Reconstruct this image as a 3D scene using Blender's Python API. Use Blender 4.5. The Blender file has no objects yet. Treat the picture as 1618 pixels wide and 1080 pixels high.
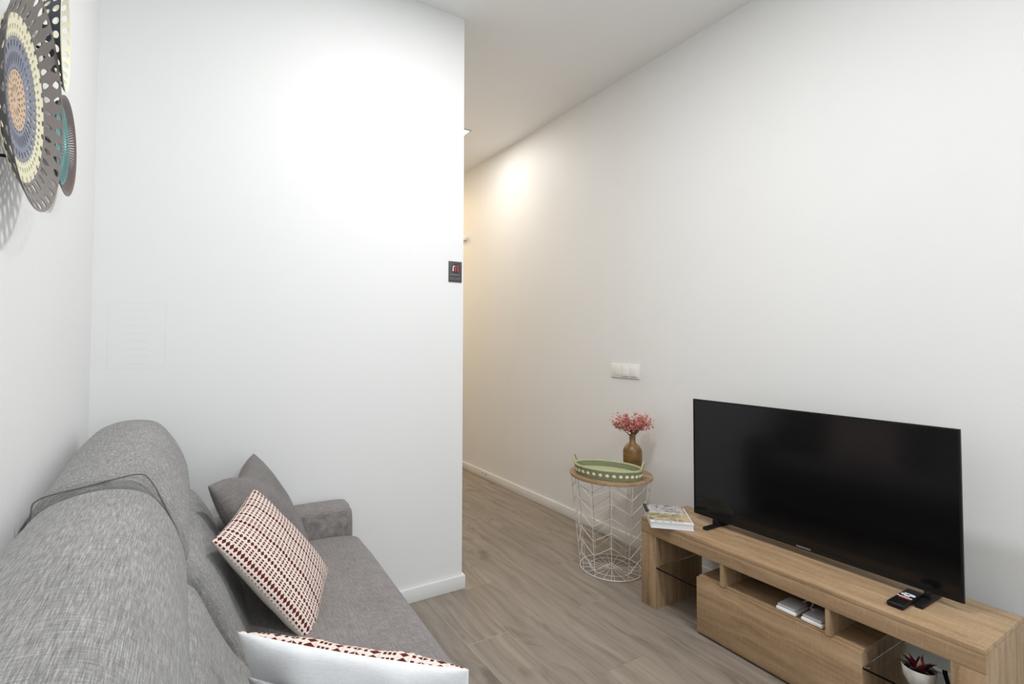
import bpy, bmesh, math, random
from mathutils import Vector, Matrix, Euler
random.seed(7)
PI = math.pi
SC = bpy.context.scene
COL = SC.collection
def col(r, g, b):                      # sRGB 0-255 -> linear
    f = lambda c: (c/255/12.92) if c/255 <= .04045 else ((c/255+.055)/1.055)**2.4
    return (f(r), f(g), f(b), 1)

# ------------------------------------------------------------------ camera
YAW, PITCH, ROLL, FPX, PX, PY, CAMH = .51136, .03002, .00507, 772.44, 729.60, 516.42, 1.2733
cd = bpy.data.cameras.new('camera'); cam = bpy.data.objects.new('camera', cd); COL.objects.link(cam)
F = Vector((math.sin(YAW)*math.cos(PITCH), math.cos(YAW)*math.cos(PITCH), math.sin(PITCH)))
R0 = Vector((math.cos(YAW), -math.sin(YAW), 0)); U0 = R0.cross(F)
R = R0*math.cos(ROLL)+U0*math.sin(ROLL); U = -R0*math.sin(ROLL)+U0*math.cos(ROLL)
M = Matrix((R, U, -F)).transposed().to_4x4(); M.translation = (0, 0, CAMH); cam.matrix_world = M
cd.sensor_width = 36; cd.sensor_fit = 'HORIZONTAL'; cd.lens = FPX/1618*36
cd.shift_x = (809-PX)/1618; cd.shift_y = -(540-PY)/1618; cd.clip_start = .02
SC.camera = cam

# ------------------------------------------------------------------ world, lights, exposure
SC.view_settings.view_transform = 'Standard'; SC.view_settings.look = 'None'
SC.view_settings.gamma = 1; SC.view_settings.use_curve_mapping = False
SC.view_settings.exposure = 0.07
w = bpy.data.worlds.new('sky'); SC.world = w; w.use_nodes = True
w.node_tree.nodes['Background'].inputs[0].default_value = (.75, .87, 1, 1)
w.node_tree.nodes['Background'].inputs[1].default_value = .6
def light(name, kind, loc, energy, color, rot=(0, 0, 0), **kw):
    d = bpy.data.lights.new(name, kind); d.energy = energy; d.color = color
    for k, v in kw.items(): setattr(d, k, v)
    o = bpy.data.objects.new(name, d); COL.objects.link(o); o.location = loc; o.rotation_euler = rot
    return o
WARM, NEUT, COOL = (1, .80, .58), (1, .955, .91), (.86, .93, 1)
light('window_daylight', 'AREA', (1.05, -2.58, 1.925), 19, (.86, .97, 1), (math.radians(100), 0, 0), shape='RECTANGLE', size=2.05, size_y=1.6)
light('room_downlight', 'AREA', (.95, 1.15, 2.985), 26, (.97, .965, .96), shape='SQUARE', size=.20)
light('room_downlight', 'AREA', (1.1, -1.2, 2.985), 40, (.93, .97, 1), shape='SQUARE', size=.2)
for x, y, e, c in ((1.945, 3.455, 6.9, (1, .955, .90)), (1.945, 5.35, 19, (1, .72, .38))):
    light('hall_downlight', 'AREA', (x, y, 2.985), e, c, shape='SQUARE', size=.10)

# ------------------------------------------------------------------ room dimensions
XL, XR, YP, XP, YB, YE, ZC = -.31, 2.453, 2.2397, 1.2643, -2.6, 6.0, 3.0
BBH, BBT = .0698, .0144

# ------------------------------------------------------------------ node helpers
class NT:
    def __init__(s, name, rough=.5, spec=None, metal=0.0):
        s.m = bpy.data.materials.new(name); s.m.use_nodes = True; s.t = s.m.node_tree
        s.b = s.t.nodes['Principled BSDF']
        s.b.inputs['Roughness'].default_value = rough; s.b.inputs['Metallic'].default_value = metal
        if spec is not None: s.b.inputs['Specular IOR Level'].default_value = spec
    def put(s, n, i, v):
        if v is None: return
        if isinstance(v, bpy.types.NodeSocket): s.t.links.new(v, n.inputs[i])
        else: n.inputs[i].default_value = v
    def math(s, op, a, b=None, c=None):
        n = s.t.nodes.new('ShaderNodeMath'); n.operation = op
        s.put(n, 0, a); s.put(n, 1, b); s.put(n, 2, c); return n.outputs[0]
    def coord(s, which='Object'): return s.t.nodes.new('ShaderNodeTexCoord').outputs[which]
    def scale(s, v, sc, off=(0, 0, 0)):
        n = s.t.nodes.new('ShaderNodeMapping'); s.put(n, 0, v); n.inputs['Scale'].default_value = sc
        n.inputs['Location'].default_value = off; return n.outputs[0]
    def sep(s, v):
        n = s.t.nodes.new('ShaderNodeSeparateXYZ'); s.put(n, 0, v); return n.outputs
    def comb(s, x, y, z):
        n = s.t.nodes.new('ShaderNodeCombineXYZ'); s.put(n, 0, x); s.put(n, 1, y); s.put(n, 2, z); return n.outputs[0]
    def noise(s, v, scale=1, detail=3, rough=.55, dist=0):
        n = s.t.nodes.new('ShaderNodeTexNoise'); s.put(n, 'Vector', v); n.inputs['Scale'].default_value = scale
        n.inputs['Detail'].default_value = detail; n.inputs['Roughness'].default_value = rough
        n.inputs['Distortion'].default_value = dist; return n.outputs['Fac']
    def white(s, v):
        n = s.t.nodes.new('ShaderNodeTexWhiteNoise'); n.noise_dimensions = '3D'; s.put(n, 'Vector', v); return n.outputs['Value']
    def ramp(s, f, stops):
        n = s.t.nodes.new('ShaderNodeValToRGB'); s.put(n, 0, f); e = n.color_ramp.elements
        while len(e) < len(stops): e.new(.5)
        for k, (p, c) in enumerate(stops): e[k].position = p; e[k].color = c if len(c) == 4 else (*c, 1)
        return n.outputs[0]
    def mix(s, f, a, b, mode='MIX'):
        n = s.t.nodes.new('ShaderNodeMix'); n.data_type = 'RGBA'; n.blend_type = mode
        s.put(n, 0, f); s.put(n, 6, a); s.put(n, 7, b); return n.outputs[2]
    def bump(s, h, strength=.3, dist=.002):
        n = s.t.nodes.new('ShaderNodeBump'); s.put(n, 'Height', h)
        n.inputs['Strength'].default_value = strength; n.inputs['Distance'].default_value = dist
        s.t.links.new(n.outputs[0], s.b.inputs['Normal'])
    def color(s, c): s.put(s.b, 'Base Color', c); return s
def plain(name, c, rough=.5, spec=None, metal=0.0):
    n = NT(name, rough, spec, metal); n.color(c); return n.m
def mottled(name, c1, c2, scale=30, rough=.6, bump=0, spec=None):
    n = NT(name, rough, spec); f = n.noise(n.coord(), scale, 4)
    n.color(n.ramp(f, [(.3, c1), (.7, c2)]))
    if bump: n.bump(f, bump)
    return n.m

def mat_wall(name, c):
    n = NT(name, .55, .3); v = n.coord()
    f = n.noise(v, 3, 3); d = tuple(x*.985 for x in c[:3])+(1,)
    n.color(n.ramp(f, [(.3, d), (.7, c)])); n.bump(n.noise(v, 220, 2), .04, .001); return n.m
M_WALL = mat_wall('wall_paint', (.83, .83, .825, 1))
M_CEIL = mat_wall("ceiling_paint", (.90, .90, .90, 1))
M_TRIM = plain('trim_paint', (.80, .80, .79, 1), .35)

def mat_floor():
    n = NT('laminate_planks', .42, .4); x, y, z = n.sep(n.coord())
    W, L = .1985, 1.2
    rx = n.math('DIVIDE', n.math('SUBTRACT', x, 1.052), W); row = n.math('FLOOR', rx); fx = n.math('FRACT', rx)
    ry = n.math('DIVIDE', n.math('SUBTRACT', n.math('SUBTRACT', y, 1.808), n.math('MULTIPLY', row, .4)), L)
    pl = n.math('FLOOR', ry); fy = n.math('FRACT', ry)
    rnd = n.white(n.comb(row, pl, 0))
    off = n.math('MULTIPLY', rnd, 37.0)
    v = n.comb(n.math('ADD', x, off), n.math('ADD', y, n.math('MULTIPLY', off, 1.7)), 0)
    warp = n.noise(n.scale(v, (3.2, 1.1, 1)), 1, 2)
    v2 = n.comb(n.math('ADD', n.math('ADD', x, off), n.math('MULTIPLY', warp, .16)), y, off)
    g1 = n.noise(n.scale(v2, (26, 2.0, 1)), 1, 5, .62, .6)
    g2 = n.noise(n.scale(v2, (120, 4, 1)), 1, 3, .6)
    k = n.noise(n.scale(v, (7, 3.2, 1)), 1, 3, .6, .8)
    base = n.ramp(g1, [(.25, col(118, 108, 99)), (.5, col(149, 138, 127)), (.78, col(168, 158, 147))])
    base = n.mix(n.math('MULTIPLY', g2, .35), base, col(120, 109, 99))
    knot = n.ramp(k, [(.58, (0, 0, 0)), (.72, (1, 1, 1))])
    base = n.mix(n.math('MULTIPLY', knot, .6), base, col(92, 80, 71))
    tone = n.ramp(rnd, [(0, (.90, .90, .90)), (1, (1.07, 1.06, 1.04))])
    base = n.mix(1.0, base, tone, 'MULTIPLY')
    ex = n.math('MULTIPLY', n.math('MINIMUM', fx, n.math('SUBTRACT', 1, fx)), W)
    ey = n.math('MULTIPLY', n.math('MINIMUM', fy, n.math('SUBTRACT', 1, fy)), L)
    seam = n.math('LESS_THAN', n.math('MINIMUM', ex, ey), .0013)
    sc = n.ramp(n.noise(n.coord(), 1.6, 1), [(.40, col(92, 82, 73)), (.5, col(190, 178, 163))])
    n.color(n.mix(n.math('MULTIPLY', seam, .6), base, sc)); n.bump(g1, .06, .001); return n.m
M_FLOOR = mat_floor()

def mat_wood(name, axis, seed=0.0):
    n = NT(name, .5, .35); v = n.coord()
    sl, sh = 2.2, 34
    sc = [sh, sh, sh]; sc[axis] = sl
    warp = n.noise(n.scale(v, (4, 4, 4), (seed, 0, 0)), 1, 2)
    vv = n.t.nodes.new('ShaderNodeVectorMath'); vv.operation = 'ADD'; n.put(vv, 0, v)
    w3 = n.comb(n.math('MULTIPLY', warp, .05), n.math('MULTIPLY', warp, .05), n.math('MULTIPLY', warp, .05)); n.put(vv, 1, w3)
    g = n.noise(n.scale(vv.outputs[0], tuple(sc), (seed*3, seed, seed*2)), 1, 5, .6, .3)
    sc2 = [170]*3; sc2[axis] = 6
    f = n.noise(n.scale(v, tuple(sc2), (seed, seed, 0)), 1, 2)
    sc3 = [30]*3; sc3[axis] = 260
    saw = n.noise(n.scale(v, tuple(sc3)), 1, 2)
    c = n.ramp(g, [(.26, col(122, 97, 71)), (.46, col(166, 137, 105)), (.60, col(181, 152, 119)), (.78, col(202, 173, 139))])
    c = n.mix(n.math('MULTIPLY', f, .42), c, col(140, 114, 86))
    c = n.mix(n.math('MULTIPLY', n.ramp(saw, [(.5, (0, 0, 0)), (.75, (1, 1, 1))]), .22), c, col(208, 182, 149))
    n.color(c); n.bump(f, .08, .001); return n.m
M_WOODY = mat_wood('oak_lengthwise', 1, .3)
M_WOODZ = mat_wood('oak_upright', 2, 1.1)
M_WOODT = mat_wood('oak_tabletop', 1, 2.7)

def mat_fabric(name, dark, mid, light, sy=1.0, mixup=.5):
    n = NT(name, .9, .1); v = n.coord()
    a = n.noise(n.scale(v, (620, 30*sy, 620)), 1, 3, .62)
    b = n.noise(n.scale(v, (32, 620, 32)), 1, 3, .62)
    c = n.noise(n.scale(v, (700, 700, 700)), 1, 1)
    d = n.noise(n.scale(v, (7, 7, 7)), 1, 2)
    f = n.math('ADD', n.math('MULTIPLY', a, 1-mixup), n.math('MULTIPLY', b, mixup))
    f = n.math('ADD', n.math('MULTIPLY', f, .74), n.math('ADD', n.math('MULTIPLY', c, .18), n.math('MULTIPLY', d, .08)))
    n.color(n.ramp(f, [(.36, dark), (.5, mid), (.64, light)])); n.bump(f, .25, .002)
    n.put(n.b, 'Sheen Weight', .15); return n.m
M_SOFA = mat_fabric('grey_melange_upholstery', col(100, 99, 98), col(140, 138, 136), col(188, 186, 184), 1, .34)
M_SEAT = mat_fabric('grey_seat_upholstery', col(102, 96, 95), col(132, 126, 124), col(166, 160, 157), 1, .5)
M_GPIL = mat_fabric('dark_grey_cushion', col(96, 92, 91), col(118, 113, 111), col(142, 138, 135), 6, .5)
M_LPIL = mat_fabric('light_grey_cushion', col(140, 138, 140), col(165, 163, 164), col(190, 188, 188), 6, .5)

def mat_pattern():
    n = NT('woven_red_pattern', .85, .1)
    uvn = n.t.nodes.new('ShaderNodeUVMap'); uvn.uv_map = 'UVMap'; u, v, _ = n.sep(uvn.outputs[0])
    P, Q = .115, .0132
    fu = n.math('MULTIPLY', n.math('FRACT', n.math('DIVIDE', n.math('ADD', u, .060), P)), P)
    fv = n.math('MULTIPLY', n.math('SUBTRACT', n.math('FRACT', n.math('DIVIDE', v, Q)), .5), Q)
    av = n.math('ABSOLUTE', fv)
    total = None
    def add(m):
        nonlocal total
        total = m if total is None else n.math('MAXIMUM', total, m)
    def du(c): return n.math('ABSOLUTE', n.math('SUBTRACT', fu, c))
    for c, wd in ((.0095, .0115), (.0600, .0090)):       # lozenges
        add(n.math('LESS_THAN', n.math('ADD', n.math('DIVIDE', du(c), wd), n.math('DIVIDE', av, .0060)), 1.0))
    for c, hw in ((.0270, .0028), (.0350, .0028), (.0430, .0028), (.0770, .0032), (.1080, .0030)):   # dashes
        add(n.math('MULTIPLY', n.math('LESS_THAN', du(c), hw), n.math('LESS_THAN', av, .0038)))
    for c, sgn in ((.0870, 1), (.0980, -1)):              # small triangles
        t = n.math('DIVIDE', n.math('MULTIPLY', n.math('SUBTRACT', fu, c), sgn), .0045)
        add(n.math('MULTIPLY', n.math('LESS_THAN', n.math('ABSOLUTE', t), 1),
                   n.math('LESS_THAN', av, n.math('MULTIPLY', n.math('ADD', t, 1), .0024))))
    thr = n.noise(n.scale(uvn.outputs[0], (900, 900, 1)), 1, 2)
    base = n.ramp(thr, [(.3, col(214, 196, 186)), (.7, col(240, 228, 220))])
    lines = None
    for c in (.0185, .0205, .0515, .0690, .0925):
        l = n.math('LESS_THAN', du(c), .0006); lines = l if lines is None else n.math('MAXIMUM', lines, l)
    base = n.mix(n.math('MULTIPLY', lines, .5), base, col(190, 176, 168))
    red = n.ramp(thr, [(.3, col(70, 28, 24)), (.7, col(112, 48, 40))])
    n.color(n.mix(total, base, red)); n.bump(total, .3, .002); return n.m
M_PATT = mat_pattern()
def mat_linen(name, c1, c2):
    n = NT(name, .9, .1); v = n.coord()
    a = n.noise(n.scale(v, (500, 60, 500)), 1, 2); b = n.noise(n.scale(v, (60, 500, 60)), 1, 2)
    f = n.math('MULTIPLY', n.math('ADD', a, b), .5)
    n.color(n.ramp(f, [(.35, c1), (.65, c2)])); n.bump(f, .15, .001); return n.m
M_WHITE_LINEN = mat_linen('white_linen', col(236, 237, 240), col(250, 250, 251))
M_SHADED_LINEN = mat_linen('shaded_white_linen', col(196, 188, 177), col(218, 211, 201))  # same white cushion back, its dimmer lighting put into the colour as beige

M_BLACK = plain('black_plastic', (.006, .006, .0065, 1), .45, .3)
M_SCREEN = plain('black_screen_glass', (.0025, .0025, .003, 1), .13, .42)
M_GREYTXT = plain('pale_lettering', col(150, 150, 152), .5)
M_WHITEWIRE = plain('white_lacquered_wire', (.70, .68, .66, 1), .4)
M_SWITCH = plain('switch_plastic', (.86, .84, .82, 1), .3)
M_SIGN = plain('sign_plate', col(72, 68, 68), .45)
M_SIGNDARK = plain('sign_roundel', col(44, 42, 56), .45)
M_SIGNWHITE = plain('sign_white', col(235, 235, 240), .5)
M_SIGNRED = plain('sign_red', col(205, 70, 62), .5)
M_SIGNTEXT = plain('sign_lettering', col(150, 146, 146), .5)
M_LAMPTRIM = plain('lamp_trim', (.55, .54, .52, 1), .4)
def mat_emit(name, c, s):
    n = NT(name); n.color((.8, .8, .8, 1)); n.put(n.b, 'Emission Color', c); n.put(n.b, 'Emission Strength', s); return n.m
M_LAMPGLOW = mat_emit('lamp_glow', (1, .87, .66, 1), 6)
def mat_glass(name, tint):
    n = NT(name, .02); n.color(tint); n.put(n.b, 'Transmission Weight', 1.0); n.b.inputs['IOR'].default_value = 1.3; return n.m
M_GLASS = mat_glass('shelf_glass', (.93, .97, .95, 1))
M_WINGLASS = mat_glass('window_glass', (1, 1, 1, 1))

# ------------------------------------------------------------------ object helpers
ORG = {}
def tag(o, label=None, cat=None, group=None, kind=None):
    if label: o['label'] = label
    if cat: o['category'] = cat
    if group: o['group'] = group
    if kind: o['kind'] = kind
    return o
def thing(name, label, cat, loc=(0, 0, 0), group=None, mat=None):
    o = bpy.data.objects.new(name, None); COL.objects.link(o); o.empty_display_size = .05
    if mat is not None: o.matrix_world = mat; ORG[o] = None
    else: o.location = loc; ORG[o] = Vector(loc)
    return tag(o, label, cat, group)
def obj(name, bm, mats, parent=None, smooth=True, origin=None, angle=38, label=None):
    """verts in world coordinates (or in the parent's own frame when the parent was given a matrix)"""
    if parent is not None: o0 = ORG[parent]
    else: o0 = Vector(origin) if origin is not None else Vector((0, 0, 0))
    if o0 is not None and o0.length > 0: bmesh.ops.translate(bm, vec=-o0, verts=bm.verts)
    bmesh.ops.recalc_face_normals(bm, faces=bm.faces)
    me = bpy.data.meshes.new(name); bm.to_mesh(me); bm.free()
    for m in (mats if isinstance(mats, (list, tuple)) else [mats]): me.materials.append(m)
    if smooth:
        for p in me.polygons: p.use_smooth = True
        me.set_sharp_from_angle(angle=math.radians(angle))
    o = bpy.data.objects.new(name, me); COL.objects.link(o)
    if parent is not None: o.parent = parent; ORG[o] = o0
    else: o.location = o0; ORG[o] = o0
    if label: o['label'] = label
    return o
def BM(): return bmesh.new()
def box(bm, x0, x1, y0, y1, z0, z1, bev=0.0, seg=2, mi=0):
    vs = [bm.verts.new((x, y, z)) for x in (x0, x1) for y in (y0, y1) for z in (z0, z1)]
    fs = [bm.faces.new([vs[i] for i in f]) for f in ((0, 1, 3, 2), (4, 6, 7, 5), (0, 4, 5, 1), (2, 3, 7, 6), (0, 2, 6, 4), (1, 5, 7, 3))]
    for f in fs: f.material_index = mi
    if bev:
        es = set(e for f in fs for e in f.edges)
        bmesh.ops.bevel(bm, geom=list(es), offset=bev, segments=seg, profile=.5, affect='EDGES')
    return bm
def bx(*a, **k): return box(BM(), *a, **k)
def tube(bm, pts, r, n=8, closed=False, caps=True):
    pts = [Vector(p) for p in pts]; rings = []
    N = len(pts); up = Vector((0, 0, 1)); prev = None
    for i, p in enumerate(pts):
        if closed: t = pts[(i+1) % N]-pts[i-1]
        else: t = pts[min(i+1, N-1)]-pts[max(i-1, 0)]
        t.normalize()
        a = prev if prev is not None else (up if abs(t.dot(up)) < .9 else Vector((1, 0, 0)))
        s = (a-t*a.dot(t)).normalized(); prev = s; b = t.cross(s)
        rr = r[i] if isinstance(r, (list, tuple)) else r
        rings.append([bm.verts.new(p+s*rr*math.cos(2*PI*k/n)+b*rr*math.sin(2*PI*k/n)) for k in range(n)])
    for i in range(N if closed else N-1):
        A, B = rings[i], rings[(i+1) % N]
        for k in range(n): bm.faces.new((A[k], A[(k+1) % n], B[(k+1) % n], B[k]))
    if caps and not closed: bm.faces.new(rings[0][::-1]); bm.faces.new(rings[-1])
    return bm
def lathe(bm, prof, c, n=32, cap0=True, cap1=True):
    rings = [[bm.verts.new((c[0]+r*math.cos(2*PI*k/n), c[1]+r*math.sin(2*PI*k/n), c[2]+z)) for k in range(n)] for r, z in prof]
    for A, B in zip(rings, rings[1:]):
        for k in range(n): bm.faces.new((A[k], A[(k+1) % n], B[(k+1) % n], B[k]))
    if cap0: bm.faces.new(rings[0][::-1])
    if cap1: bm.faces.new(rings[-1])
    return bm
def smoothloop(pts, sub=6):                      # closed Catmull-Rom
    out = []; n = len(pts)
    for i in range(n):
        p0, p1, p2, p3 = [Vector(pts[(i+k-1) % n]) for k in range(4)]
        for s in range(sub):
            t = s/sub
            out.append(.5*((2*p1)+(p2-p0)*t+(2*p0-5*p1+4*p2-p3)*t*t+(3*p1-p0-3*p2+p3)*t**3))
    return out
def loft_y(prof, y0, y1, rnd, nmid=10, sub=6, warp=None, nend=7):
    """soft upholstered volume: closed (x,z) profile swept along y with rounded ends"""
    P = smoothloop([(x, z, 0) for x, z in prof], sub)
    cx = (max(p.x for p in P)+min(p.x for p in P))/2; cz = (max(p.y for p in P)+min(p.y for p in P))/2
    hx = (max(p.x for p in P)-min(p.x for p in P))/2; hz = (max(p.y for p in P)-min(p.y for p in P))/2
    secs = []
    for k in range(nend): a = PI/2*k/(nend-1); secs.append((y0+rnd*(1-math.sin(a)), rnd*(1-math.cos(a))))
    secs = [(y0+rnd*(1-math.cos(PI/2*k/(nend-1))), rnd*(1-math.sin(PI/2*k/(nend-1)))) for k in range(nend)]
    for k in range(1, nmid): secs.append((y0+rnd+(y1-y0-2*rnd)*k/nmid, 0))
    secs += [(y1-rnd*(1-math.cos(PI/2*k/(nend-1))), rnd*(1-math.sin(PI/2*k/(nend-1)))) for k in range(nend-1, -1, -1)]
    bm = BM(); rings = []
    for y, ins in secs:
        sx, sz = max(.05, 1-ins/hx), max(.05, 1-ins/hz); ring = []
        for p in P:
            x, z = cx+(p.x-cx)*sx, cz+(p.y-cz)*sz
            v = Vector((x, y, z))
            if warp: v = warp(v)
            v.x = max(v.x, -.299)
            ring.append(bm.verts.new(v))
        rings.append(ring)
    n = len(P)
    for A, B in zip(rings, rings[1:]):
        for k in range(n): bm.faces.new((A[k], A[(k+1) % n], B[(k+1) % n], B[k]))
    bm.faces.new(rings[0]); bm.faces.new(rings[-1][::-1])
    return bm
def frame_matrix(c, u, v):
    u = Vector(u).normalized(); v = Vector(v); v = (v-u*v.dot(u)).normalized(); n = u.cross(v)
    m = Matrix((u, v, n)).transposed().to_4x4(); m.translation = Vector(c); return m

# ------------------------------------------------------------------ setting
def struct(name, bm, m, **k): return tag(obj(name, bm, m, **k), kind='structure')
T = .15
struct('floor', bx(XL-T, XR+T, YB-T, YE+T, -.08, 0), M_FLOOR, smooth=False)
struct('ceiling', bx(XL-T, XR+T, YB-T, YE+T, ZC, ZC+.1), M_CEIL, smooth=False)
struct('wall_left', bx(XL-T, XL, YB-T, YP, 0, ZC), M_WALL, smooth=False)
struct('wall_right', bx(XR, XR+T, YB-T, YE+T, 0, ZC), M_WALL, smooth=False)
def mat_ghost():
    n = NT('wall_paint_patched', .55, .3); v = n.coord(); x, y, z = n.sep(v)
    f = n.noise(v, 3, 3); c = (.83, .83, .825, 1); d = (.818, .818, .813, 1)
    base = n.ramp(f, [(.3, d), (.7, c)]); n.bump(n.noise(v, 220, 2), .04, .001)
    dx = n.math('ABSOLUTE', n.math('SUBTRACT', x, -.168)); dz = n.math('ABSOLUTE', n.math('SUBTRACT', z, 1.29))
    inb = n.math('MULTIPLY', n.math('LESS_THAN', dx, .096), n.math('LESS_THAN', dz, .128))
    inn = n.math('MULTIPLY', n.math('LESS_THAN', dx, .089), n.math('LESS_THAN', dz, .121))
    sl = n.math('MULTIPLY', n.math('LESS_THAN', n.math('FRACT', n.math('MULTIPLY', z, 34)), .3), n.math('MULTIPLY', n.math('LESS_THAN', dx, .04), inn))
    k = n.math('MULTIPLY', n.math('ADD', n.math('SUBTRACT', inb, inn), sl), .05)
    n.color(n.mix(k, base, (.45, .45, .45, 1))); return n.m
struct('wall_partition', bx(XL-T, XP, YP, YE, 0, ZC), mat_ghost(), smooth=False)
struct('wall_hall_end', bx(XP, XR, YE, YE+T, 0, ZC), M_WALL, smooth=False)
WX0, WX1, WZ0, WZ1 = -.05, 2.15, 1.05, 2.80
bm = BM()
box(bm, XL, WX0, YB-T, YB, 0, ZC); box(bm, WX1, XR, YB-T, YB, 0, ZC)
box(bm, WX0, WX1, YB-T, YB, 0, WZ0); box(bm, WX0, WX1, YB-T, YB, WZ1, ZC)
struct('wall_back', bm, M_WALL, smooth=False)
bm = BM(); fw = .06
box(bm, WX0, WX0+fw, YB-.1, YB-.04, WZ0, WZ1); box(bm, WX1-fw, WX1, YB-.1, YB-.04, WZ0, WZ1)
box(bm, WX0+fw, WX1-fw, YB-.1, YB-.04, WZ0, WZ0+fw); box(bm, WX0+fw, WX1-fw, YB-.1, YB-.04, WZ1-fw, WZ1)
mx = (WX0+WX1)/2; box(bm, mx-fw/2, mx+fw/2, YB-.1, YB-.04, WZ0+fw, WZ1-fw)
wf = struct('window_1', bm, M_TRIM, smooth=False)
obj('window_pane', bx(WX0+fw, WX1-fw, YB-.073, YB-.067, WZ0+fw, WZ1-fw), M_WINGLASS, wf, smooth=False)
# baseboards
bb = struct('baseboard_right', bx(XR-BBT, XR, YB, YE, 0, BBH, bev=.003), M_TRIM)
M_HOLE = plain('socket_hole', col(70, 58, 48), .8)
bm = BM()
box(bm, XR-BBT-.0006, XR-BBT+.004, 3.865, 3.885, .043, .051); box(bm, XR-BBT-.0006, XR-BBT+.004, 3.925, 3.955, .046, .0495)
obj('hole', bm, M_HOLE, bb, smooth=False)
bm = BM(); box(bm, XL, XP+BBT, YP-BBT, YP, 0, BBH, bev=.003); box(bm, XP, XP+BBT, YP, YE, 0, BBH, bev=.003)
struct('baseboard_partition', bm, M_TRIM)
struct('baseboard_left', bx(XL, XL+BBT, YB, YP-BBT, 0, BBH, bev=.003), M_TRIM)

# ------------------------------------------------------------------ recessed lamps
def downlight(x, y, label, s=.05):
    t = thing('ceiling_light', label, 'ceiling light', (x, y, ZC), 'square recessed ceiling lights')
    bm = BM(); a = s+.012
    for (x0, x1, y0, y1) in ((-a, a, -a, -s), (-a, a, s, a), (-a, -s, -s, s), (s, a, -s, s)):
        box(bm, x+x0, x+x1, y+y0, y+y1, ZC-.006, ZC-.0005)
    obj('trim_ring', bm, M_LAMPTRIM, t, smooth=False)
    obj('lamp_face', bx(x-s, x+s, y-s, y+s, ZC-.004, ZC-.0008), M_LAMPGLOW, t, smooth=False)
downlight(1.933, 3.470, 'square recessed ceiling light just past the white partition edge')

# ------------------------------------------------------------------ wall plates
t = thing('light_switch', 'white triple switch plate on the right wall above the flower vase', 'light switch', (XR, 2.222, 1.091))
obj('plate', bx(XR-.009, XR, 2.106, 2.338, 1.046, 1.136, bev=.004), M_SWITCH, t)
for k, yc in enumerate((2.288, 2.214, 2.146)):
    if k == 0: obj('blank_insert', bx(XR-.0105, XR-.006, yc-.029, yc+.029, 1.062, 1.120, bev=.002), M_SWITCH, t)
    else:
        bm = bx(XR-.0115, XR-.006, yc-.027, yc+.027, 1.060, 1.120, bev=.002)
        for v in bm.verts:
            if v.co.z < 1.085 and v.co.x < XR-.009: v.co.x -= .006
        obj('rocker', bm, M_SWITCH, t)
tag(obj('wall_sensor', bx(XR-.03, XR, 4.26, 4.36, 2.30, 2.335, bev=.004), M_SWITCH, origin=(XR, 4.31, 2.30)),
    'small white box high on the hallway wall at the partition edge', 'sensor')
sy = YP
t = thing('sign_plaque', 'small dark grey notice plaque with a white and red letter m on the partition', 'sign', (1.2145, sy, 1.638))
SX0, SX1, SZ0, SZ1 = 1.1755, 1.2535, 1.584, 1.692
obj('plate', bx(SX0, SX1, sy-.004, sy, SZ0, SZ1, bev=.001), M_SIGN, t)
bm = BM(); cxs, czs = (SX0+SX1)/2+.001, SZ1-.038
vs = [bm.verts.new((cxs+.024*math.cos(2*PI*k/32), sy-.0046, czs+.024*math.sin(2*PI*k/32))) for k in range(32)]
f = bm.faces.new(vs); ext = bmesh.ops.extrude_face_region(bm, geom=[f])
bmesh.ops.translate(bm, vec=(0, .001, 0), verts=[e for e in ext['geom'] if isinstance(e, bmesh.types.BMVert)])
obj('roundel', bm, M_SIGNDARK, t, smooth=False)
def em(side):
    bm = BM(); th = .0058; x0 = cxs-.0175
    bot, mid = czs-.0135, czs+.006
    def arch(xa, xb):
        c = (xa+xb)/2; r = (xb-xa)/2; pts = []
        for k in range(11): a = PI-PI*k/10; pts.append((c+r*math.cos(a), mid+r*math.sin(a)))
        return pts
    def strip(pts):
        for (xa, za), (xb, zb) in zip(pts, pts[1:]):
            d = Vector((xb-xa, 0, zb-za)); nrm = Vector((-d.z, 0, d.x)).normalized()*th/2
            A, B = Vector((xa, sy-.0052, za)), Vector((xb, sy-.0052, zb)); off = Vector((0, .0012, 0))
            q = [A+nrm, B+nrm, B-nrm, A-nrm]
            v1 = [bm.verts.new(p) for p in q]; v2 = [bm.verts.new(p+off) for p in q]
            bm.faces.new(v1); bm.faces.new(v2[::-1])
            for i in range(4): bm.faces.new((v1[i], v2[i], v2[(i+1) % 4], v1[(i+1) % 4]))
    xa, xb, xc = x0+th/2, cxs, cxs+.0175-th/2
    if side == 0: strip([(xa, bot), (xa, mid)]); strip(arch(xa, xb)[:7])
    else: strip(arch(xa, xb)[6:]); strip([(xb, mid), (xb, bot)]); strip(arch(xb, xc)); strip([(xc, mid), (xc, bot)])
    return bm
obj('letter_half', em(0), M_SIGNWHITE, t, smooth=False, label='white left half of the letter m')
obj('letter_half', em(1), M_SIGNRED, t, smooth=False, label='red right half of the letter m')
bm = BM()
for zc, h, x0, x1 in ((SZ0+.037, .0032, .006, .066), (SZ0+.021, .0018, .008, .044), (SZ0+.019, .0018, .048, .070), (SZ0+.013, .0016, .008, .060)):
    x = SX0+x0
    while x < SX0+x1:
        ww = random.uniform(.003, .008); box(bm, x, min(x+ww, SX0+x1), sy-.0046, sy-.0035, zc, zc+h); x += ww+.0014
obj('lettering', bm, M_SIGNTEXT, t, smooth=False)

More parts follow.
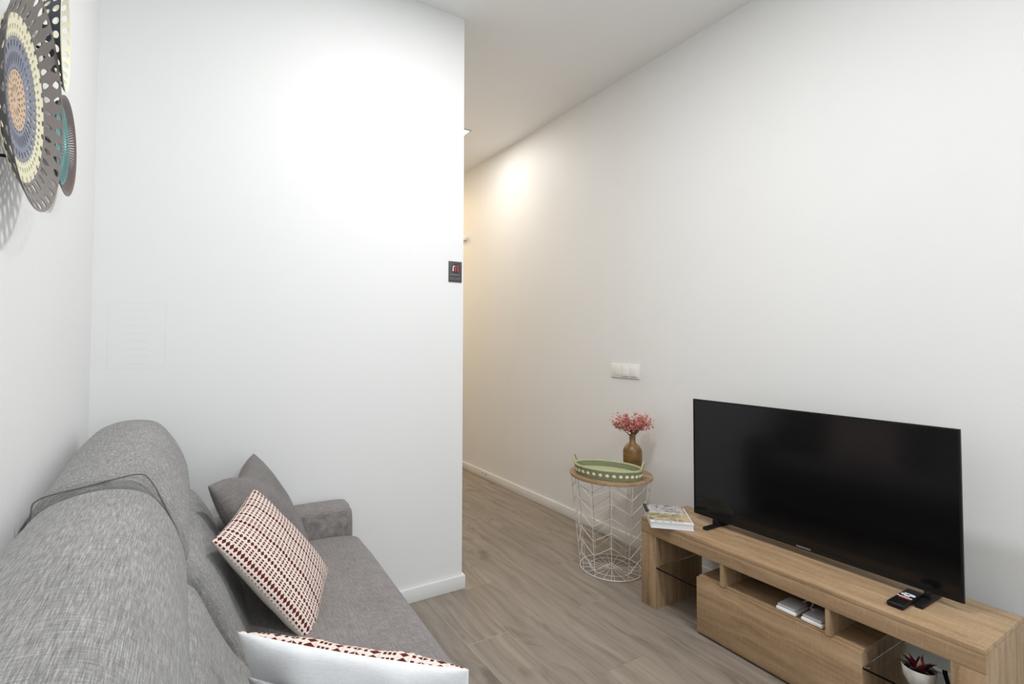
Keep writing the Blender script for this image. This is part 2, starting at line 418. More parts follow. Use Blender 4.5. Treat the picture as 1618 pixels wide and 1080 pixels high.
# ------------------------------------------------------------------ sofa
SY0, SY1 = -.18, 2.215
sofa = thing('sofa', 'grey melange fabric sofa along the left wall with raised rolled headrests', 'sofa', (.15, 1.0, 0))
AY = 2.082
def shear(v):
    if v.x > .3: v.x -= max(0, 1.9-v.y)*.045*(v.x-.3)/.36
    return v
obj('base', bx(-.27, .575, SY0+.02, SY1-.01, .07, .27, bev=.02), M_SEAT, sofa)
for fx in (-.2, .5):
    for fy in (0.0, 2.1): obj('foot', lathe(BM(), [(.018, .0), (.024, .075)], (fx, fy, 0), 16), M_BLACK, sofa)
def seatwarp(v):
    if v.z > .40: v.z += .014*(1-((v.x-.4)/.3)**2 if abs(v.x-.4) < .3 else 0)
    return shear(v)
obj('seat_cushion', loft_y([(-.1, .26), (.3, .255), (.60, .26), (.655, .30), (.672, .36), (.662, .415), (.615, .447), (.40, .450), (.15, .448), (-.1, .44), (-.14, .35)],
                           -.045, AY-.002, .035, 12, warp=seatwarp), M_SEAT, sofa)
def arm(y0, y1): return loft_y([(-.27, .10), (.2, .10), (.60, .10), (.634, .13), (.642, .3), (.642, .50), (.630, .553), (.58, .570), (.2, .572), (-.2, .572), (-.28, .55), (-.295, .3)],
                              y0, y1, .032, 4)
obj('armrest', arm(AY, SY1), M_SEAT, sofa); obj('armrest', arm(SY0, -.047), M_SEAT, sofa)
far_roll = [(-.299, .60), (-.304, .75), (-.300, .88), (-.268, .955), (-.205, .990), (-.13, .994), (-.078, .975), (-.026, .905), (.006, .825), (.013, .760), (.006, .695), (-.024, .62), (-.08, .585), (-.2, .575)]
near_roll = [(-.299, .52), (-.304, .70), (-.300, .84), (-.262, .915), (-.200, .945), (-.13, .950), (-.070, .930), (-.028, .875), (.000, .80), (.010, .715), (.006, .63), (-.024, .56), (-.08, .525), (-.2, .515)]
def puff(amp, y0, y1):
    def f(v):
        t = (v.y-y0)/(y1-y0); s = math.sin(PI*min(1, max(0, t)))
        v.x += amp*s*(1 if v.x > -.05 else 0)*max(0, min(1, (v.x+.05)/.05)); v.z += amp*.6*s*(1 if v.z > .8 else 0)
        return v
    return f
lum = [(-.295, .40), (-.295, .60), (-.2, .72), (-.05, .735), (.015, .715), (.045, .665), (.072, .605), (.110, .535), (.148, .480), (.170, .43), (.165, .37), (.10, .335), (-.2, .33)]
lum_far = [(-.295, .40), (-.295, .60), (-.2, .73), (-.05, .752), (.014, .738), (.056, .690), (.092, .625), (.124, .545), (.152, .480), (.172, .43), (.165, .37), (.10, .335), (-.2, .33)]
for (y0, y1, prof, r, lum, lr) in ((1.365, AY-.004, far_roll, .028, lum_far, .035), (-.03, 1.352, near_roll, .06, lum, .07)):
    obj('back_cushion', loft_y(lum, y0-.01, y1-.006 if y1 < 2 else y1, lr, 10, warp=puff(.012, y0, y1)), M_SOFA, sofa)
    pf = puff(.006, y0, y1)
    def hw(v, pf=pf, hi=y0 > 1):
        v = pf(v)
        if hi: v.z -= .030*max(0, 1-(v.y-1.365)/.5)*max(0, min(1, (v.z-.6)/.35))
        return v
    obj('headrest', loft_y(prof, y0, y1, r, 10, warp=hw), M_SOFA, sofa)
# flat end seam of the raised headrest
pp = smoothloop([(-.283, .80, 0), (-.284, .905, 0), (-.268, .938, 0), (-.18, .955, 0), (-.098, .968, 0), (-.070, .952, 0), (-.040, .89, 0), (-.006, .80, 0), (-.004, .72, 0), (-.03, .63, 0), (-.2, .60, 0)], 5)
obj('seam', tube(BM(), [Vector((p.x, 1.367, p.y-.006)) for p in pp], .0018, 6, closed=True), M_GPIL, sofa)

# ------------------------------------------------------------------ cushions
def pillow(name, label, c, u, v, s, t, mats, sv=None, chop=0.0, pull=.05, wr=.004, seed=1, n=34, group=None, lean=0.0):
    m = frame_matrix(c, u, v); th = thing(name, label, 'cushion', mat=m, group=group)
    rnd = random.Random(seed); ph = [rnd.uniform(0, 6.28) for _ in range(6)]
    def P(a, b, side):
        x = s/2*a*(1-pull*(1-b*b)); y = (sv or s)/2*b*(1-pull*(1-a*a))
        if chop: y -= chop*math.exp(-(a/.38)**2)*((b+1)/2)**3
        e = max(0.0, (1-a*a)*(1-b*b))
        z = t*e**.42*(1-.25*chop/.05*math.exp(-(a/.3)**2)*max(0, b)**2 if chop else 1)
        z += wr*e**.5*(math.sin(7*a+ph[0]+3*b)+.7*math.sin(11*b+ph[1]-4*a)+.5*math.sin(17*a*b+ph[2]))
        return Vector((x, y, side*max(0, z)))
    for side, nm, mt in ((1, 'front_panel', mats[0]), (-1, 'back_panel', mats[1])):
        bm = BM(); uv = bm.loops.layers.uv.new('UVMap')
        tt = [math.sin(PI/2*(-1+2*i/n)) for i in range(n+1)]
        pos = [[P(a, b, side) for b in tt] for a in tt]
        uu = [[0.0]*(n+1) for _ in tt]; vv = [[0.0]*(n+1) for _ in tt]; h = n//2
        for j in range(n+1):
            for i in range(h, n): uu[i+1][j] = uu[i][j]+(pos[i+1][j]-pos[i][j]).length
            for i in range(h, 0, -1): uu[i-1][j] = uu[i][j]-(pos[i-1][j]-pos[i][j]).length
        for i in range(n+1):
            for j in range(h, n): vv[i][j+1] = vv[i][j]+(pos[i][j+1]-pos[i][j]).length
            for j in range(h, 0, -1): vv[i][j-1] = vv[i][j]-(pos[i][j-1]-pos[i][j]).length
        g = [[(bm.verts.new(pos[i][j]), (uu[i][j]+.25, vv[i][j]+.25)) for j in range(n+1)] for i in range(n+1)]
        for i in range(n):
            for j in range(n):
                q = [g[i][j], g[i+1][j], g[i+1][j+1], g[i][j+1]]
                if side < 0: q = q[::-1]
                f = bm.faces.new([k[0] for k in q])
                for l, k in zip(f.loops, q): l[uv].uv = k[1]
        obj(nm, bm, mt, th, angle=80)
    return th
pillow('throw_pillow', 'dark grey throw cushion with a dented top in the sofa corner by the armrest', (.255, 1.895, .634),
       (.406, .914, .009), (-.473, .201, .858), .43, .075, (M_GPIL, M_GPIL), chop=.035, seed=3)
pillow('throw_pillow', 'red and white woven cushion with a white back tinted for shade leaning against the dark grey cushion', (.262, 1.625, .597),
       (.349, .935, .058), (-.615, .182, .768), .405, .055, (M_PATT, M_SHADED_LINEN), seed=5, wr=.002)
pillow('throw_pillow', 'red and white woven cushion showing its white linen back in the foreground', (.284, .852, .606),
       (.734, -.679, 0), (-.27, -.29, .92), (.41), .052, (M_WHITE_LINEN, M_PATT), sv=.36, seed=8, wr=.006)
pillow('throw_pillow', 'light grey cushion corner showing at the bottom edge before the white cushion back', (0.264, 0.774, 0.575),
       (.62, -.785, 0), (-.27, -.29, .92), .38, .035, (M_LPIL, M_LPIL), sv=.32, seed=11)

# ------------------------------------------------------------------ television stand
XF, XB, CY1, CY2, CZ, ZS = 1.9757, 2.3264, 1.6956, .4994, .4123, .3434
cab = thing('television_stand', 'light oak television stand with open shelves and one wide drawer front', 'television stand', (2.15, 1.1, 0))
TK = .016
obj('top', bx(XF, XB, CY2, CY1, CZ-TK, CZ, bev=.001), M_WOODY, cab)
obj('fascia', bx(XF, XF+TK, CY2, CY1, ZS, CZ-TK-.0003, bev=.0008), M_WOODY, cab)
obj('underside', bx(XF+TK+.0003, XB, CY2+TK+.0005, CY1-TK-.0005, ZS, ZS+TK), M_WOODY, cab, smooth=False)
for ya, yb in ((1.613, CY1), (.5735, CY2)):
    sg = 1 if yb > ya else -1; bm = BM()
    box(bm, XF, XF+TK, min(ya, yb), max(ya, yb), 0, ZS-.0003, bev=.0008)
    yo = sorted((yb, yb-sg*TK)); box(bm, XF+TK+.0003, XB, yo[0], yo[1], 0, CZ-TK-.0003)
    yi = sorted((ya, ya+sg*TK)); box(bm, XF+TK+.0003, XB, yi[0], yi[1], 0, ZS-.0003)
    obj('side_panel', bm, M_WOODZ, cab)
BY0, BY1, BZ = .792, 1.397, .250
obj('drawer_front', bx(XF, XF+.016, BY0, BY1, .012, .246, bev=.001), M_WOODY, cab)
bm = BM(); box(bm, XF+.0165, XB, BY0+.002, BY0+.018, .0, BZ-.0162); box(bm, XF+.0165, XB, BY1-.018, BY1-.002, .0, BZ-.0162)
box(bm, XF+.0165, XF+.03, BY0+.018, BY1-.018, 0, .012)
obj('box_sides', bm, M_WOODZ, cab, smooth=False)
obj('middle_shelf', bx(XF+.0165, XB, BY0+.002, BY1-.002, BZ-.016, BZ), M_WOODY, cab, smooth=False)
for y0, y1 in ((1.273, 1.289), (.884, .899)):
    obj('divider', bx(XF+.002, XB, y0, y1, BZ+.0003, ZS-.0003), M_WOODZ, cab, smooth=False)
obj('back_panel', bx(XB-.006, XB, BY0+.02, 1.2728, BZ+.0003, ZS-.0003), plain('dark_fibreboard', col(58, 48, 40), .8), cab, smooth=False)
M_CHROME = plain('steel_pin', (.7, .7, .7, 1), .25, metal=1)
for y0, y1 in ((1.3985, 1.612), (.5745, .7915)):
    g = obj('glass_shelf', bx(XF+.004, XB-.01, y0, y1, .192, .199), M_GLASS, cab, smooth=False)
    for px in (XF+.03, XB-.04):
        for py, d in ((y0, 1), (y1, -1)):
            bm = BM(); lathe(bm, [(.004, -.004), (.004, 0)], (px, py+d*.006, .192), 10); obj('shelf_pin', bm, M_CHROME, g)

# ------------------------------------------------------------------ television
XT, TY1, TY2, TZ1, TZ2 = 2.1863, 1.5559, .598, .4417, .9979
tv = thing('television', 'large black flat screen television standing on the oak stand', 'television', (XT+.03, (TY1+TY2)/2, CZ))
bm = BM(); bw = .006
for a in ((TY2, TY1, TZ2-bw, TZ2), (TY2, TY1, TZ1, TZ1+.017), (TY2, TY2+bw, TZ1+.017, TZ2-bw), (TY1-bw, TY1, TZ1+.017, TZ2-bw)):
    box(bm, XT, XT+.010, *a)
obj('bezel', bm, M_BLACK, tv, smooth=False)
obj('screen', bx(XT+.0015, XT+.0095, TY2+bw, TY1-bw, TZ1+.017, TZ2-bw), M_SCREEN, tv, smooth=False)
obj('back_housing', bx(XT+.01, XT+.06, TY2+.12, TY1-.12, TZ1+.02, TZ2-.15, bev=.015), M_BLACK, tv)
for yc in (1.437, .682):
    bm = BM(); box(bm, XT-.092, XT+.10, yc-.011, yc+.011, CZ, CZ+.013, bev=.003)
    box(bm, XT-.02, XT+.045, yc-.010, yc+.010, CZ+.012, TZ1+.006, bev=.003); obj('foot', bm, M_BLACK, tv)
bm = BM(); yy = 1.092
for k in range(7): box(bm, XT-.0006, XT+.001, yy-.0052, yy, TZ1+.005, TZ1+.0105); yy -= .0075
obj('logo', bm, M_GREYTXT, tv, smooth=False)

# ------------------------------------------------------------------ remote control
rm = frame_matrix((2.113, .7205, CZ+.0083), (0, -1, 0), (1, 0, 0))
rc = thing('remote_control', 'black remote control with a white and red sticker on the oak stand', 'remote control', mat=rm)
bm = bx(-.0225, .0225, -.084, .084, -.008, .009, bev=.005, seg=3); obj('body', bm, M_BLACK, rc)
bm = BM()
box(bm, -.016, -.004, .010, .022, .0085, .0096); box(bm, .004, .018, .014, .028, .0085, .0096); box(bm, -.006, .008, .004, .016, .0085, .0096); box(bm, -.012, .014, .026, .032, .0085, .0096)
box(bm, -.019, .019, -.010, -.005, .0085, .0096)
obj('sticker', bm, M_SIGNWHITE, rc, smooth=False, label='white marks and a white line')
obj('sticker', bx(-.012, .019, -.020, -.012, .0085, .0096), M_SIGNRED, rc, smooth=False, label='red band')

# ------------------------------------------------------------------ white boxes on the shelf
for k, (yc, lab) in enumerate(((1.0415, 'white rounded plastic box on the middle shelf, farther from the divider'), (.9535, 'white rounded plastic box on the middle shelf, right beside the divider'))):
    t = thing('router_box', lab, 'electronic box', (XF+.075, yc, BZ), 'white plastic boxes on the middle shelf')
    obj('body', bx(XF+.022, XF+.125, yc-.036, yc+.036, BZ+.0005, BZ+.016, bev=.006, seg=3), M_SWITCH, t)
    obj('lid', bx(XF+.027, XF+.120, yc-.032, yc+.032, BZ+.0162, BZ+.026, bev=.004, seg=3), plain('lid_plastic', col(205, 206, 210), .35), t)
pts = [(XF+.118, 1.03, BZ+.02), (XF+.135, 1.015, BZ+.034), (XF+.125, .995, BZ+.045), (XF+.10, .983, BZ+.040), (XF+.085, .985, BZ+.03), (XF+.09, .975, BZ+.0275)]
tag(obj('cable', tube(BM(), pts, .0022, 8), M_SWITCH, origin=(XF+.12, 1.0, BZ)), 'thin white cable looping between the two white plastic boxes', 'cable')

# ------------------------------------------------------------------ succulent and rod
pc = Vector((2.034, .664, .1993))
t = thing('potted_succulent', 'small red and green succulent in a white pot on the right glass shelf', 'plant', pc)
M_POT = mottled('white_ceramic', col(196, 194, 186), col(214, 212, 205), 60, .5)
obj('pot', lathe(BM(), [(.027, 0), (.038, .024), (.0425, .054), (.041, .057), (.039, .054), (.036, .044)], pc, 32, True, False), M_POT, t)
obj('soil', lathe(BM(), [(.0365, .040), (.0365, .046)], pc, 24), plain('dark_soil', col(40, 30, 26), .9), t)
M_LR = mottled('red_leaf', col(96, 22, 34), col(150, 48, 62), 40, .4)
M_LG = mottled('dark_green_leaf', col(30, 42, 34), col(62, 40, 44), 60, .4)
M_LP = plain('pale_leaf', col(226, 200, 180), .4)
def leaf(az, el, ln, wd, bend):
    bm = BM(); d = Vector((math.cos(az), math.sin(az), 0)); sd = Vector((-d.y, d.x, 0)); base = pc+Vector((0, 0, .043))+d*.008
    rows = []; p = base.copy(); e = el; nseg = 8
    for k in range(nseg+1):
        s = k/nseg; wv = wd*(math.sin(PI*min(1, .25+s*.75)))**.8*(1-s**3)+.0004
        up = Vector((0, 0, 1))*math.cos(e)-d*math.sin(e)
        rows.append([bm.verts.new(p-sd*wv+up*wv*.35), bm.verts.new(p), bm.verts.new(p+sd*wv+up*wv*.35), bm.verts.new(p+up*.0022*(1-s)+up*wv*.25)])
        p = p+(d*math.cos(e)+Vector((0, 0, 1))*math.sin(e))*(ln/nseg); e -= bend/nseg
    for A, B in zip(rows, rows[1:]):
        for i in range(4): bm.faces.new((A[i], A[(i+1) % 4], B[(i+1) % 4], B[i]))
    bm.faces.new(rows[0]); bm.faces.new(rows[-1][::-1]); return bm
for k in range(7): obj('leaf', leaf(k*2*PI/7+.3, .75, .055, .0075, .75), M_LG, t, label='dark green outer leaf' if k == 0 else None)
for k in range(5): obj('leaf', leaf(k*2*PI/5, 1.15, .048, .0085, .25), M_LR, t, label='red inner leaf' if k == 0 else None)
obj('leaf', leaf(3.6, 1.38, .052, .007, .1), M_LP, t, label='pale centre leaf')
tag(obj('black_rod', tube(BM(), [(2.086, .609, .206), (2.094, .616, .220), (2.100, .622, .236), (2.103, .624, .246)], [.0055, .0055, .006, .0065], 12), M_BLACK, origin=(2.088, .606, .2)),
    'short black rod standing beside the succulent pot on the glass shelf', 'ornament')

# ------------------------------------------------------------------ books and magazines
bu = Vector((.140, -.128, 0)).normalized(); bv = Vector((.128, .140, 0)).normalized()
def rbox(bm, c, du, dv, z0, z1, mi=0):
    vs = [bm.verts.new((*(c+bu*a+bv*b).xy, z)) for z in (z0, z1) for a, b in ((-du, -dv), (du, -dv), (du, dv), (-du, dv))]
    for f in ((3, 2, 1, 0), (4, 5, 6, 7), (0, 1, 5, 4), (1, 2, 6, 5), (2, 3, 7, 6), (3, 0, 4, 7)):
        bm.faces.new([vs[i] for i in f]).material_index = mi
    return bm
M_PAGE = plain('paper_pages', col(226, 226, 228), .8); M_COVERW = plain('white_cover', col(236, 236, 236), .35)
M_PINK = plain('pink_patch', col(222, 92, 150), .5)
fc = Vector((1.971, 1.514, 0))
BW = .094
bc = fc+bv*.115
t = thing('book', 'thick white softcover book at the bottom of the stack, pink patch on its cover', 'book', (bc.x, bc.y, CZ))
z0 = CZ+.0003
obj('pages', rbox(BM(), bc+bv*.001, BW-.003, .113, z0+.002, z0+.026), M_PAGE, t, smooth=False)
bm = BM(); rbox(bm, bc, BW, .115, z0, z0+.0018); rbox(bm, bc, BW, .115, z0+.0262, z0+.028); rbox(bm, bc-bu*(BW-.001), .001, .115, z0+.0018, z0+.0262)
obj('cover', bm, M_COVERW, t, smooth=False)
obj('cover_print', rbox(BM(), bc+bu*.030-bv*.094, .020, .013, z0+.0279, z0+.0285), M_PINK, t, smooth=False, label='pink patch')
bm = BM()
for k in range(5): rbox(bm, bc-bu*(.070-.016*k)-bv*(.104-.004*(k % 2)), .0065, .005, z0+.0279, z0+.0284)
obj('cover_print', bm, plain('grey_print', col(120, 120, 124), .6), t, smooth=False, label='grey printed words')
def mat_photo(name, stops, sc, seed):
    n = NT(name, .3); f = n.noise(n.scale(n.coord(), (sc, sc, sc), (seed, seed, 0)), 1, 3, .6, 1.2); n.color(n.ramp(f, stops)); return n.m
M_FOOD = mat_photo('food_photo_cover', [(.30, col(70, 78, 48)), (.42, col(118, 112, 104)), (.52, col(184, 172, 112)), (.60, col(206, 180, 140)), (.72, col(96, 112, 58))], 26, 2.0)
M_GREYPH = mat_photo('grey_photo_cover', [(.34, col(78, 70, 70)), (.46, col(150, 140, 140)), (.56, col(206, 198, 198)), (.68, col(120, 108, 112))], 40, 5.0)
c2 = bc-bv*.004-bu*.008; z1 = z0+.0285
t = thing('magazine', 'glossy magazine with a yellow and green food cover lying on the white book', 'magazine', (c2.x, c2.y, z1))
obj('cover', rbox(BM(), c2, .092, .100, z1+.0065, z1+.0075), M_FOOD, t, smooth=False)
obj('pages', rbox(BM(), c2+bu*.001, .090, .099, z1, z1+.0064), M_PAGE, t, smooth=False)
c3 = c2+bv*.049-bu*.004; z2 = z1+.0078
t = thing('magazine', 'smaller magazine with a grey photo cover and dark spine on top of the stack', 'magazine', (c3.x, c3.y, z2))
obj('cover', rbox(BM(), c3, .084, .050, z2+.0055, z2+.0065), M_GREYPH, t, smooth=False)
obj('pages', rbox(BM(), c3+bu*.002, .080, .049, z2, z2+.0054), M_PAGE, t, smooth=False)
obj('spine', rbox(BM(), c3-bu*.0835, .0075, .0505, z2, z2+.0075), plain('dark_spine', col(48, 46, 44), .5), t, smooth=False)

# ------------------------------------------------------------------ wire side table
TX, TYY, TR, TZ, BR = 2.1146, 2.030, .2265, .534, .1686
tb = thing('side_table', 'round wire basket side table with an oak lid beside the television stand', 'side table', (TX, TYY, 0))
obj('tabletop', lathe(BM(), [(.0, -.014), (TR-.002, -.014), (TR, -.012), (TR, -.002), (TR-.002, 0), (0, 0)], (TX, TYY, TZ), 64, False, False), M_WOODT, tb)
def ring(r, z, n=64): return [(TX+r*math.cos(2*PI*k/n), TYY+r*math.sin(2*PI*k/n), z) for k in range(n)]
ZT = TZ-.0165; RT = TR-.008
def pr(ang, f): r = BR+(RT-BR)*f; return Vector((TX+r*math.cos(ang), TYY+r*math.sin(ang), .005+(ZT-.005)*f))
obj('rim', tube(BM(), ring(RT, ZT), .0024, 6, True), M_WHITEWIRE, tb)
obj('base_ring', tube(BM(), ring(BR, .005), .003, 6, True), M_WHITEWIRE, tb)
NR = 12; A0 = math.atan2(-TYY, -TX)+.02
for k in range(NR):
    a = A0+2*PI*k/NR
    obj('wire_upright', tube(BM(), [pr(a, 0), pr(a, 1)], .0019, 6), M_WHITEWIRE, tb)
for lv in range(6):
    hi, lo = .97-lv*.155, .97-lv*.155-.125
    pts = [pr(A0+2*PI*k/NR, max(.01, hi if k % 2 == 0 else lo)) for k in range(NR)]
    bm = BM()
    for k in range(NR): tube(bm, [pts[k], pts[(k+1) % NR]], .0016, 6)
    obj('zigzag_wire', bm, M_WHITEWIRE, tb)
bm = BM()
for k in range(18):
    a = A0+2*PI*k/18+.1
    tube(bm, [(TX+.016*math.cos(a), TYY+.016*math.sin(a), .005), (TX+BR*math.cos(a), TYY+BR*math.sin(a), .005)], .0016, 6)
tube(bm, ring(.016, .005, 20), .002, 6, True); tube(bm, ring(BR*.68, .005, 48), .0018, 6, True)
obj('base_grid', bm, M_WHITEWIRE, tb)

# ------------------------------------------------------------------ green tray
tc = Vector((2.055, 1.995, TZ)); tu = Vector((.185, -.322, 0)).normalized(); tvv = Vector((tu.y*-1, tu.x, 0))
t = thing('woven_tray', 'oval green woven tray with white stitches and two loop handles on the side table', 'tray', tc)
LA, LB = .172, .108
def ov(a, sa, sb, z): return tc+tu*sa*math.cos(a)+tvv*sb*math.sin(a)+Vector((0, 0, z))
def mat_weave(name, c1, c2):
    n = NT(name, .85, .1); f = n.noise(n.scale(n.coord(), (240, 240, 240)), 1, 3); n.color(n.ramp(f, [(.3, c1), (.7, c2)])); n.bump(f, .5, .003); return n.m
M_GREEN = mat_weave('green_weave', col(120, 124, 96), col(154, 156, 126)); M_GREENL = mat_weave('light_green_weave', col(156, 159, 122), col(194, 195, 156))
M_STITCH = plain('white_stitch', col(226, 224, 192), .9)
bm = BM()
for k in range(6):
    z = .006+k*.0084; e = .008*k/5
    tube(bm, [ov(2*PI*i/72, LA+e, LB+e, z) for i in range(72)], .0062, 8, True)
obj('side_wall', bm, M_GREEN, t)
bm = BM(); vs = [bm.verts.new(ov(2*PI*i/72, LA+.002, LB+.002, .024)) for i in range(72)]; vb = [bm.verts.new(ov(2*PI*i/72, LA+.002, LB+.002, .001)) for i in range(72)]
bm.faces.new(vs); bm.faces.new(vb[::-1])
for i in range(72): bm.faces.new((vs[i], vb[i], vb[(i+1) % 72], vs[(i+1) % 72]))
obj('bottom', bm, M_GREENL, t)
obj('rim', tube(BM(), [ov(2*PI*i/72, LA+.008, LB+.008, .0525) for i in range(72)], .0066, 8, True), M_GREENL, t)
bm = BM()
for i in range(31):
    a = 2*PI*i/31; d = (ov(a+.04, LA, LB, 0)-ov(a-.04, LA, LB, 0)).normalized(); nn = Vector((d.y, -d.x, 0))
    c = ov(a, LA+.004, LB+.004, .027)+nn*.0045
    m = Matrix((d, nn, Vector((0, 0, 1)))).transposed().to_4x4(); m.translation = c
    bmesh.ops.create_icosphere(bm, subdivisions=2, radius=1, matrix=m @ Matrix.Diagonal((.0108, .0036, .0105, 1)))
obj('stitches', bm, M_STITCH, t)
for sg in (1, -1):
    pts = []
    for k in range(13):
        q = PI*k/12; pts.append(tc+tu*sg*(LA+.009+.012*math.sin(q))+tvv*.030*math.cos(q)+Vector((0, 0, .051+.044*math.sin(q))))
    obj('handle', tube(BM(), pts, .0048, 8), M_GREENL, t)

# ------------------------------------------------------------------ vase and flowers
vc = Vector((2.285, 2.022, TZ))
t = thing('flower_vase', 'brown glazed bottle vase holding pink flowers on the side table', 'vase', vc)
def mat_glaze():
    n = NT('brown_glaze', .35); v = n.coord(); f = n.noise(n.scale(v, (9, 9, 24)), 1, 3, .6)
    n.color(n.ramp(f, [(.3, col(92, 66, 32)), (.55, col(124, 92, 50)), (.75, col(150, 118, 76))])); return n.m
obj('body', lathe(BM(), [(0, 0), (.047, 0), (.051, .004), (.053, .06), (.054, .10), (.051, .118), (.040, .136), (.026, .148), (.018, .158), (.0165, .19), (.018, .206), (.0195, .208), (.015, .206), (.014, .18)], vc, 40, False, False), mat_glaze(), t)
M_STEM = plain('green_stem', col(72, 84, 52), .7)
M_PETAL = [mottled('pink_blossom', col(206, 118, 112), col(228, 156, 146), 90, .7), mottled('deep_pink_blossom', col(170, 82, 80), col(202, 112, 106), 90, .7), mottled('pale_pink_blossom', col(226, 160, 152), col(238, 190, 180), 90, .7)]
rg = random.Random(21)
fl = thing('flower_spray', 'spray of small pink dried blossoms standing in the brown vase', 'flowers', vc+Vector((0, 0, .17)))
bms = [BM() for _ in M_PETAL]; bst = BM(); mouth = vc+Vector((0, 0, .185))
right = Vector((.872, -.489, 0)); tow = Vector((-.489, -.872, 0))
for k in range(62):
    lx = rg.uniform(-1, 1); ly = rg.uniform(-.8, .8); top = rg.uniform(.07, .150)*(1-.18*abs(lx))
    if abs(lx) < .25: top *= .80
    tip = mouth+right*(lx*.108)+tow*(ly*.085)+Vector((0, 0, top))
    mid = mouth+(tip-mouth)*.5+Vector((0, 0, .016)); base = mouth+right*(lx*.008)+tow*(ly*.008)-Vector((0, 0, .02))
    tube(bst, [base, mouth+right*lx*.010, mid, tip], .0011, 5)
    for q in range(rg.randint(10, 15)):
        s = rg.uniform(.55, 1.05); c = mouth+(tip-mouth)*s+Vector((rg.gauss(0, .010), rg.gauss(0, .010), rg.gauss(0, .008)+.010*(1-s)))
        b = bms[rg.choice((0, 0, 0, 1, 1, 2))]; rr = rg.uniform(.0036, .0066)
        rot = Euler((rg.uniform(0, 6), rg.uniform(0, 6), rg.uniform(0, 6))).to_matrix().to_4x4(); rot.translation = c
        for pz in range(4):
            mz = rot @ Matrix.Rotation(pz*PI/2, 4, 'Z') @ Matrix.Translation((rr*.7, 0, 0)) @ Matrix.Diagonal((rr*.75, rr*.5, rr*.28, 1))
            bmesh.ops.create_icosphere(b, subdivisions=1, radius=1, matrix=mz)
obj('stems', bst, M_STEM, fl)
for b, m, l in zip(bms, M_PETAL, ('pink blossoms', 'deep pink blossoms', 'pale pink blossoms')): tag(obj('blossoms', b, m, fl, label=l), kind='stuff')
bm = BM()
for k in range(9):
    a = k*2.4; d = right*math.cos(a)+tow*math.sin(a); p = mouth+d*.004; q = mouth+d*.024+Vector((0, 0, .03+.008*(k % 3)))
    tube(bm, [p, (p+q)/2+Vector((0, 0, .004)), q], [.001, .005, .0006], 6)
obj('leaves', bm, plain('grey_green_leaf', col(92, 122, 96), .7), fl)

# ------------------------------------------------------------------ metal wall sculpture
art = thing('wall_sculpture', 'layered metal disc wall sculpture in grey, cream, navy and teal above the sofa', 'wall art', (XL, 1.30, 1.75))
def ringmesh(cy, cz, d0, r0, r1, d1, cells, tilt=0.0, rot=0.0, th=.0016):
    """annulus around the wall normal; radius r0..r1, stand-off d0..d1, with one hole per cell in each band"""
    bm = BM(); bands = cells
    def pt(r, a):
        f = (r-r0)/(r1-r0) if r1 > r0 else 0
        return Vector((XL+d0+(d1-d0)*f+tilt*r*math.sin(a), cy+r*math.sin(a), cz+r*math.cos(a)))
    for (ra, rb, n, hw, hh, tr) in bands:
        nn = n; da = 2*PI/nn
        for k in range(nn):
            a0 = rot+k*da; rm = (ra+rb)/2; K = 4
            outer = []
            for s in range(K): outer.append((ra, a0+da*s/K))
            for s in range(K): outer.append((ra+(rb-ra)*s/K, a0+da))
            for s in range(K): outer.append((rb, a0+da*(1-s/K)))
            for s in range(K): outer.append((rb-(rb-ra)*s/K, a0))
            vo = [bm.verts.new(pt(*o)) for o in outer]
            if hw <= 0: bm.faces.new(vo); continue
            vi = []
            for (r, a) in outer:
                x, y = (a-(a0+da/2))/(da/2), (r-rm)/((rb-ra)/2)
                L = math.hypot(x, y); x, y = x/L, y/L
                xs = x*hw*(1+tr*y)
                vi.append(bm.verts.new(pt(rm+y*hh*(rb-ra)/2, a0+da/2+xs*da/2)))
            for i in range(16): bm.faces.new((vo[i], vo[(i+1) % 16], vi[(i+1) % 16], vi[i]))
    bmesh.ops.remove_doubles(bm, verts=bm.verts, dist=1e-5)
    front = list(bm.faces); dup = bmesh.ops.duplicate(bm, geom=front)      # dark unpainted back skin
    bv_ = [e for e in dup['geom'] if isinstance(e, bmesh.types.BMVert)]
    bmesh.ops.translate(bm, vec=(-th, 0, 0), verts=bv_)
    for e in dup['geom']:
        if isinstance(e, bmesh.types.BMFace): e.material_index = 1
    fb = [(f, dup['face_map'][f]) for f in front]
    for f, g in fb:
        for e in f.edges:
            if len(e.link_faces) == 1:
                e2 = dup['edge_map'][e]; v = [dup['vert_map'][q] for q in e.verts]
                bm.faces.new((e.verts[0], e.verts[1], v[1], v[0]))
    return bm
MG = lambda n, c: plain(n, c, .45, .4)
M_AGREY, M_ACREAM, M_ABLUE, M_APEACH = MG('taupe_metal', col(120, 112, 108)), MG('cream_metal', col(226, 220, 190)), MG('slate_blue_metal', col(122, 126, 142)), MG('peach_metal', col(206, 176, 148))
M_ATEAL, M_ABROWN, M_ANAVY, M_AYEL = MG('teal_metal', col(84, 140, 140)), MG('brown_metal', col(104, 90, 88)), MG('navy_metal', col(42, 52, 70)), MG('pale_yellow_metal', col(236, 233, 208))
M_ABACK = MG('dark_back_metal', col(74, 74, 76)); M_ANBACK = MG('navy_back_metal', col(44, 52, 66))
cy, cz = 1.150, 1.703
d = obj('disc', ringmesh(cy, cz, .043, .142, .193, .066, [(.142, .167, 36, .44, .74, -.5), (.167, .193, 36, .48, .72, .45)]), [M_AGREY, M_ABACK], art, label='taupe outer rim with teardrop holes', smooth=False)
obj('cream_ring', ringmesh(cy, cz, .038, .100, .150, .044, [(.100, .114, 52, .5, .7, 0), (.114, .128, 52, .5, .7, 0), (.128, .150, 32, .40, .6, -.3)]), [M_ACREAM, M_ABACK], d, smooth=False)
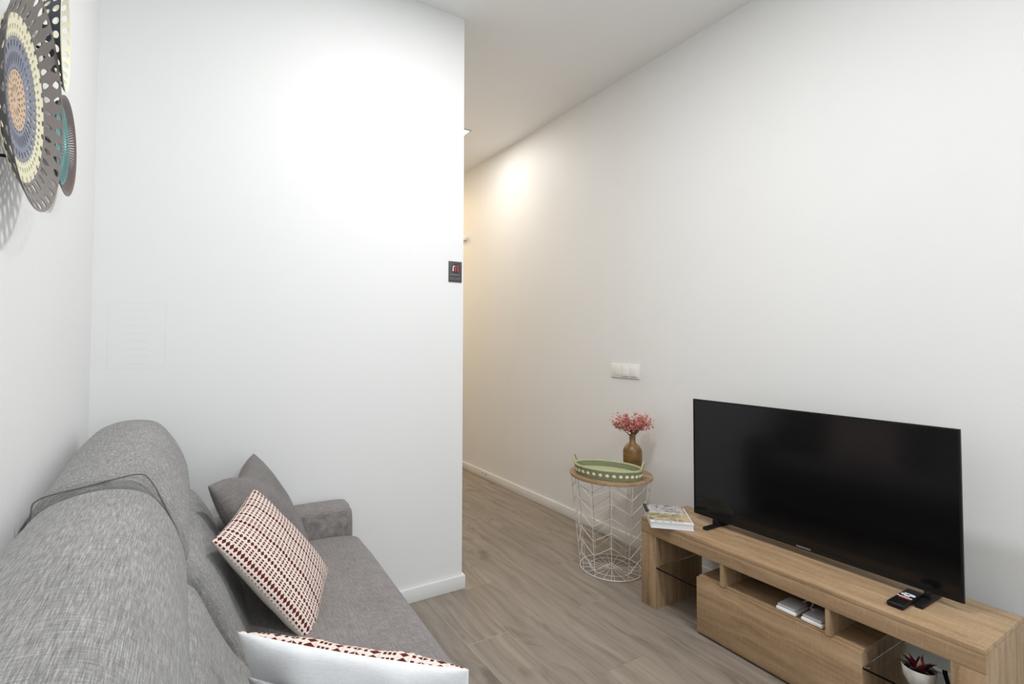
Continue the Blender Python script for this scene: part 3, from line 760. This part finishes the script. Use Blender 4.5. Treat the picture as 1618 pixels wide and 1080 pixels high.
obj('slate_ring', ringmesh(cy, cz, .034, .046, .106, .039, [(.046, .058, 26, .5, .7, 0), (.058, .084, 40, .55, .85, 0), (.084, .106, 34, .5, .6, .2)]), [M_ABLUE, M_ABACK], d, smooth=False)
obj('peach_centre', ringmesh(cy, cz, .031, .004, .052, .035, [(.004, .012, 12, 0, 0, 0), (.012, .030, 14, .55, .8, .2), (.030, .040, 20, .5, .6, 0), (.040, .052, 22, .45, .6, 0)]), [M_APEACH, M_ABACK], d, smooth=False)
by, bz = 1.530, 1.752
e = obj('disc', ringmesh(by, bz, .026, .085, .120, .040, [(.085, .116, 100, .30, .9, 0), (.116, .120, 100, 0, 0, 0)]), [M_ABROWN, M_ABACK], art, label='brown slotted rim', smooth=False)
obj('teal_centre', ringmesh(by-.02, bz, .024, .012, .098, .031, [(.012, .03, 20, 0, 0, 0), (.03, .058, 36, .35, .85, 0), (.058, .098, 72, .40, .9, 0)]), [M_ATEAL, M_ABACK], e, smooth=False)
e = obj('disc', ringmesh(1.345, 1.930, .032, .068, .108, .066, [(.068, .088, 24, .55, .72, 0), (.088, .108, 24, .55, .7, 0)], tilt=-.10), [M_AYEL, M_ANBACK], art, label='pale yellow dish with a navy back and oval holes', smooth=False)
obj('pale_yellow_ring', ringmesh(1.345, 1.930, .024, .012, .071, .032, [(.012, .026, 24, 0, 0, 0), (.026, .048, 26, .4, .6, 0), (.048, .071, 32, .4, .5, 0)], tilt=-.10), [M_AYEL, M_ANBACK], e, smooth=False)
bm = BM()
for (y, z, x1) in ((1.15, 1.80, .036), (1.15, 1.60, .036), (1.53, 1.78, .024), (1.53, 1.72, .024), (1.345, 1.96, .022), (1.345, 1.90, .022)):
    tube(bm, [(XL, y, z), (XL+x1, y, z)], .003, 8)
tube(bm, [(XL+.018, 1.15, 1.80), (XL+.016, 1.345, 1.90)], .0025, 6); tube(bm, [(XL+.015, 1.15, 1.70), (XL+.015, 1.53, 1.75)], .0025, 6)
obj('mounting_rod', bm, M_BLACK, art)
